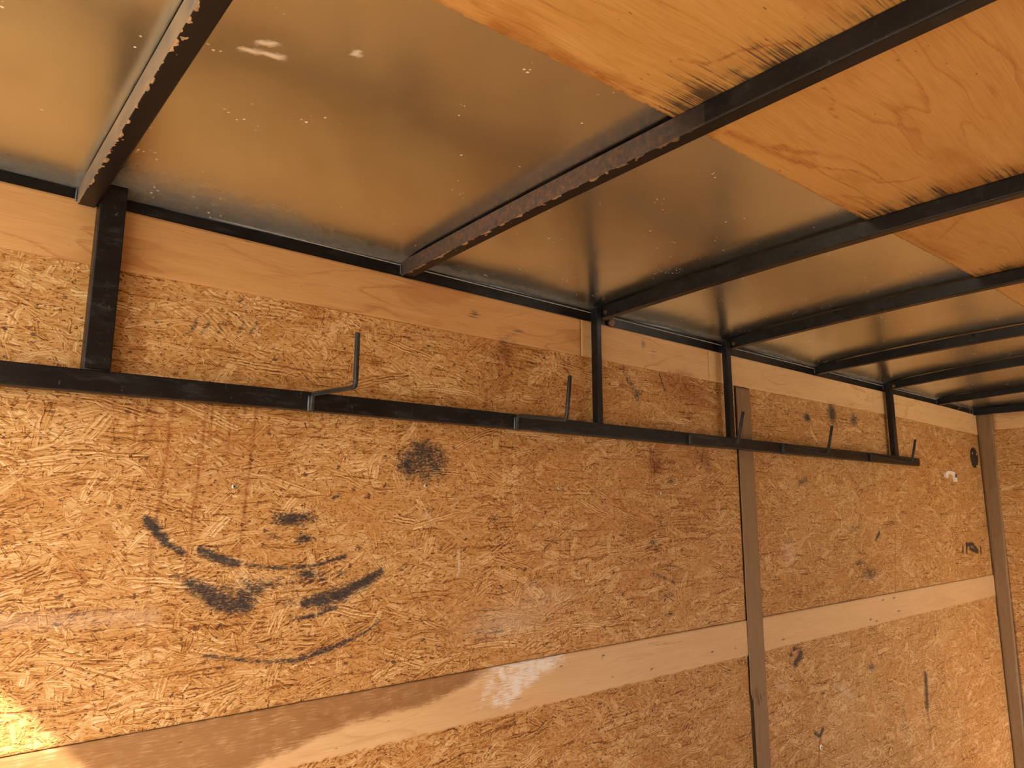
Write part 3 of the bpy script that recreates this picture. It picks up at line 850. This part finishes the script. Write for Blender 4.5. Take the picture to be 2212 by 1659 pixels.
# weld seams and short splice plate on the rail
boxm('splice_plate', .455, .505, -.0012, .0010, .001, .024, MAT['steel_gloss'], rl, .0005)
tube('caulk_line', [(XR + .02, -.0005, .0262), (0, -.0005, .0265), (1, -.0012, .0262), (2, -.001, .0266), (3, -.0012, .026), (3.9, -.001, .024)], .0014, MAT['caulk'], rl, 6)
rr_ = rail('top_rail', YN + .0005, YN + .0275); rr_.parent = wr; rr_['label'] = 'black steel rail along the top of the opposite side wall'

BEAM_LABEL = [
    'roof crossbar at far left with worn tan side face and black flaking underside',
    'second roof crossbar from left, rust-brown side near the wall turning black',
    'third black roof crossbar from left, bolted beside a thin rack hanger',
    'fourth black roof crossbar from left, crossing beside the batten-side hanger',
    'fifth black roof crossbar from left, no hanger, between two hanger crossbars',
    'sixth black roof crossbar from left, beside the last rack hanger',
    'seventh dark roof crossbar from left, last but one before the front wall',
    'last dark roof crossbar lying against the top of the front wall']
BW = .027
beams = []
for k, bx in enumerate(BX):
    b0, am = BASE[k], AMP[k]
    ys = np.linspace(-.0005, YN + .0005, 41); rings = []
    for y in ys:
        z0 = b0 + am * arch(y)
        if k == 0 and y > -.05: z0 += .0
        rings.append([(bx + p[0], y, z0 + p[1]) for p in rrect(BW, .0335, .003, 3)])
    mats = [MAT['steel_gloss']]
    if k == 0: mats = [MAT['steel_gloss'], MAT['steel_worn'], MAT['flaking']]
    if k == 1: mats = [MAT['steel_gloss'], MAT['steel_rust'], MAT['flaking']]
    def mf(c, n, k=k):
        if k == 0:
            if n.x < -.35: return 1
            if n.z < -.5: return 2
        if k == 1 and c.y > -.80:
            if n.x < -.35: return 1
            if n.z < -.5: return 2
        return 0
    wearf = (lambda v: 1.0) if k == 0 else (lambda v: float(np.interp(v[1], [-.80, -.68, -.50, -.25, -.1, 0], [.0, .55, .9, 1., .75, .5])))
    o = loft('roof_crossbar', rings, mats, None, uvs=lambda v, bx=bx: ((v[0] - bx) / BW, v[1]), matfn=mf, wear=wearf if k < 2 else None)
    tag(o, BEAM_LABEL[k], 'crossbar', 'steel roof crossbars across the trailer')
    beams.append(o)
    # weld where the beam meets the rail
    zt = b0 + .004
    tube('weld_bead', [(bx - .0016, -.002, zt), (bx - .0018, -.0012, zt + .012), (bx - .0014, -.002, zt + .022)], .0020, MAT['weld'], o, 6)
# bolt heads on the side of the beams that carry hangers
def bolt(parent, x, y, z):
    bm = bmesh.new()
    bmesh.ops.create_cone(bm, cap_ends=True, segments=6, radius1=.0046, radius2=.0040, depth=.004)
    bmesh.ops.create_cone(bm, cap_ends=True, segments=16, radius1=.0062, radius2=.0062, depth=.0014, matrix=Matrix.Translation((0, 0, -.003)))
    me = bpy.data.meshes.new('bolt'); bm.to_mesh(me); bm.free()
    me.transform(Matrix.Translation((x, y, z)) @ Matrix.Rotation(-math.pi / 2, 4, 'Y'))
    link('bolt', me, MAT['bolt'], parent)
bolt(beams[2], BX[2] - .003, -.040, .022)
bolt(beams[3], BX[3] - .003, -.040, .026)
bolt(beams[5], BX[5] - .003, -.045, .020)

# ------------------------------------------------------------------ hanging rack
bpy.context.view_layer.update()
rk = empty('hanging_rack', (0.6, -.022, -.315))
tag(rk, 'long black steel bar hung from the roof beams in front of the wall', 'rack')
YB0, YB1 = -.035, -.009
def bar_part(x0, x1, mat, zoff=0.):
    rings = []
    for x in np.linspace(x0, x1, 12):
        z0 = float(np.interp(x, [-.75, -.07, .45, 1.5, 3.3], [-.3175, -.3172, -.3135, -.3130, -.3145])) + zoff
        rings.append([(x, YB0 + p[0], z0 + p[1]) for p in rrect(.026, .0350, .0025, 3)])
    return rings
# hollow tube with an open right end
R_ = bar_part(-.70, 3.283, None)
last = R_[-1]
cxy = sum((Vector(p) for p in last), Vector()) / len(last)
def shrink(ring, t):
    cc = sum((Vector(p) for p in ring), Vector()) / len(ring)
    out = []
    for p in ring:
        v = Vector(p) - cc; out.append((p[0], cc.y + v.y * (1 - t / .013), cc.z + v.z * (1 - t / .0175)))
    return out
inner = shrink(last, .002); deep = [(p[0] - .06, p[1], p[2]) for p in inner]
bar = loft('bar', R_ + [inner, deep], MAT['steel'], rk)
bar2 = None
# hangers: flat-sided steel uprights between the beams and the bar
HANG = [(.0275, .0385, .030, .0345, 'rusty-topped wide steel upright'),      # x0, width, depth, top z
        (1.192, .018, .022, .030, None),
        (1.800, .022, .020, .032, None),
        (3.034, .032, .022, .020, None)]
for i, (x0, w_, d_, zt, lb) in enumerate(HANG):
    zb = float(np.interp(x0, [-.07, .45, 1.5, 3.3], [-.2822, -.2785, -.2780, -.2795])) - .0005
    rings = []
    top_slant = .010 if i == 0 else 0
    for z in np.linspace(zb, zt, 14):
        rings.append([(x0 + p[0], YB0 + p[1], z + (0 if z < zt - 1e-6 else top_slant * (-p[1] / d_ + .5) * 0)) for p in rrect(w_, d_, .0022, 3)])
    h = loft('hanger', rings, MAT['steel_gloss'] if i else MAT['steel'], rk)
    if lb: h['label'] = 'widest hanger, scratched black steel'
    # fillet weld at the foot
    tube('weld_bead', [(x0 + .002, YB0 - .0004, zb + .001), (x0 + w_ - .002, YB0 - .0004, zb + .001)], .0016, MAT['steel'], h, 6)
    if i == 0:
        pass

# hooks: base x, elbow (dy,dz), tip (dy,dz) measured from the top of the base
HOOKS = [(.4027, (-.1677, -.0076), (-.1688, .0860)), (.9095, (-.1630, -.0241), (-.1748, .0698)),
         (1.5752, (-.1565, -.0390), (-.1788, .0473)), (2.0993, (-.1537, -.0402), (-.1740, .0465)), (2.7771, (-.1522, -.0388), (-.1710, .0434))]
for i, (x, e, t) in enumerate(HOOKS):
    zt = -.2835 if i else -.2845
    yb = YB0 - .0046
    h = tube('hook', [(x - .001, yb, zt - .030), (x, yb, zt + .001), (x, yb + e[0], zt + e[1]), (x, yb + t[0], zt + t[1])], .0045, MAT['rod'], rk, 14, bend=.011)
    # the weld that holds the hook's leg to the bar
    for sx in (-1, 1):
        tube('weld_bead', [(x + sx * .0052, YB0 - .0010, zt - .031), (x + sx * .0056, YB0 - .0014, zt - .018), (x + sx * .0050, YB0 - .0010, zt - .004)], .0024, MAT['weld'] if sx < 0 and i < 2 else MAT['steel'], h, 8, bend=.004)

# ------------------------------------------------------------------ small fixings on the wall
def screw_mesh(r=.0045):
    bm = bmesh.new()
    n = 20; prof = [(0, -.0016), (r * .5, -.0016), (r * .85, -.0012), (r, -.0004), (r, .002)]
    rows = []
    for rr, yy in prof[1:]:
        rows.append([bm.verts.new((rr * math.cos(2 * math.pi * j / n), yy, rr * math.sin(2 * math.pi * j / n))) for j in range(n)])
    c = bm.verts.new((0, -.0016, 0))
    for j in range(n):
        bm.faces.new((c, rows[0][j], rows[0][(j + 1) % n]))
        for a, b in zip(rows[:-1], rows[1:]): bm.faces.new((a[j], b[j], b[(j + 1) % n], a[(j + 1) % n]))
    bmesh.ops.recalc_face_normals(bm, faces=bm.faces)
    me = bpy.data.meshes.new('screw'); bm.to_mesh(me); bm.free()
    for p in me.polygons: p.use_smooth = True
    return me
smesh = screw_mesh()
def cross_mesh():
    bm = bmesh.new()
    for a in (0, 1):
        m = Matrix.Rotation(a * math.pi / 2 + .4, 4, 'Y') @ Matrix.Diagonal((.0052, .0006, .0011, 1))
        bmesh.ops.create_cube(bm, size=1, matrix=Matrix.Translation((0, -.0016, 0)) @ m)
    me = bpy.data.meshes.new('cross_recess'); bm.to_mesh(me); bm.free(); return me
cmesh = cross_mesh(); cmesh.materials.append(MAT['rubber'])
for (u, v) in ((506, 1051), (920, 1049), (1207, 1054), (1428, 1065), (1738, 1073), (1774, 1615)):
    p = at(u, v)
    s = link('screw', smesh, MAT['zinc'], wl); s.location = (p[0], .0002, p[2])
    c = link('cross_recess', cmesh, None, s); c.matrix_parent_inverse = Matrix(); c.location = (0, 0, 0)
    if u == 1774: s.scale = (2.2, 1, 2.2)

def disc(name, x, y, z, r, t, mat, parent=None, n=48, bev=.001):
    bm = bmesh.new(); rings = []
    for rr, yy in ((r, 0.), (r, -t + bev), (r - bev, -t)):
        rings.append([bm.verts.new((x + rr * math.cos(2 * math.pi * j / n), y + yy, z + rr * math.sin(2 * math.pi * j / n))) for j in range(n)])
    for a, b in zip(rings[:-1], rings[1:]):
        for j in range(n): bm.faces.new((a[j], a[(j + 1) % n], b[(j + 1) % n], b[j]))
    bm.faces.new(rings[0]); bm.faces.new(rings[-1][::-1])
    bmesh.ops.recalc_face_normals(bm, faces=bm.faces)
    me = bpy.data.meshes.new(name); bm.to_mesh(me); bm.free()
    return link(name, me, mat, parent)
pl = disc('cover_plate', 4.107, .0, -.240, .053, .004, MAT['rubber'])
tag(pl, 'round black cover plate screwed to the wall next to the corner batten', 'cover')
for dx, dz in ((-.031, .022), (.033, .019), (.018, -.044)):
    disc('screw', 4.107 + dx, -.004, -.240 + dz, .005, .002, MAT['zinc'], pl, 14, .0006)
boxm('embossed_line', 4.085, 4.130, -.0044, -.0036, -.2425, -.2415, MAT['steel'], pl, 0)

# white arch-shaped plastic piece
def arch_clip():
    outer, inner = [], []
    x0, x1, zb, zt = 3.658, 3.802, -.372, -.3185
    def curve(xa, xb, top, leg_l, leg_r, n=18):
        pts = [(xa, leg_l)]
        for k in range(n + 1):
            a = math.pi - math.pi * k / n
            pts.append(((xa + xb) / 2 + (xb - xa) / 2 * math.copysign(abs(math.cos(a)) ** .75, math.cos(a)), top - .026 + .026 * math.sin(a) ** .8 - .007 * (k / n)))
        pts.append((xb, leg_r)); return pts
    o_ = curve(x0, x1, zt, -.352, zb); i_ = curve(x0 + .026, x1 - .026, zt - .014, -.3570, zb - .001)
    V = []; F = []
    for (a, b) in zip(o_, i_):
        for y in (-.010, -.0005):
            V.append((a[0], y, a[1])); V.append((b[0], y, b[1]))
    for k in range(len(o_) - 1):
        p, q = 4 * k, 4 * (k + 1)
        F += [(p, p + 1, q + 1, q), (p + 2, q + 2, q + 3, p + 3), (p, q, q + 2, p + 2), (p + 1, p + 3, q + 3, q + 1)]
    F += [(0, 2, 3, 1), (4 * (len(o_) - 1), 4 * (len(o_) - 1) + 1, 4 * (len(o_) - 1) + 3, 4 * (len(o_) - 1) + 2)]
    me = bpy.data.meshes.new('plastic_clip'); me.from_pydata(V, [], F)
    bm = bmesh.new(); bm.from_mesh(me); bmesh.ops.recalc_face_normals(bm, faces=bm.faces); bm.to_mesh(me); bm.free()
    return link('plastic_clip', me, MAT['white'])
ac = tag(arch_clip(), 'broken white arch-shaped plastic piece on the wall below the round black plate', 'clip')
boxm('worn_tip', 3.778, 3.801, -.0106, -.0095, -.352, -.334, MAT['weld'], ac, .0002)

# brown plug in the rail just right of the third beam
pg = tube('rail_plug', [(1.283, .004, .012), (1.283, -.008, .011)], .0115, MAT['brownplug'], None, 20)
tag(pg, 'small brown round plug on the top rail beside the third roof crossbar', 'plug')
tube('rim', [(1.283, -.003, .0112), (1.283, -.005, .0111)], .0130, MAT['rubber'], pg, 20)
# thin wire loop in the far corner
wire = tube('wire_loop', [(3.93, -.006, .000), (3.955, -.012, .014), (4.0, -.016, .021), (4.06, -.016, .018), (4.10, -.010, .000), (4.10, -.006, -.008)], .0016, MAT['bolt'], None, 8, bend=.02)
tag(wire, 'thin bare wire loop under the roof at the far corner', 'wire')
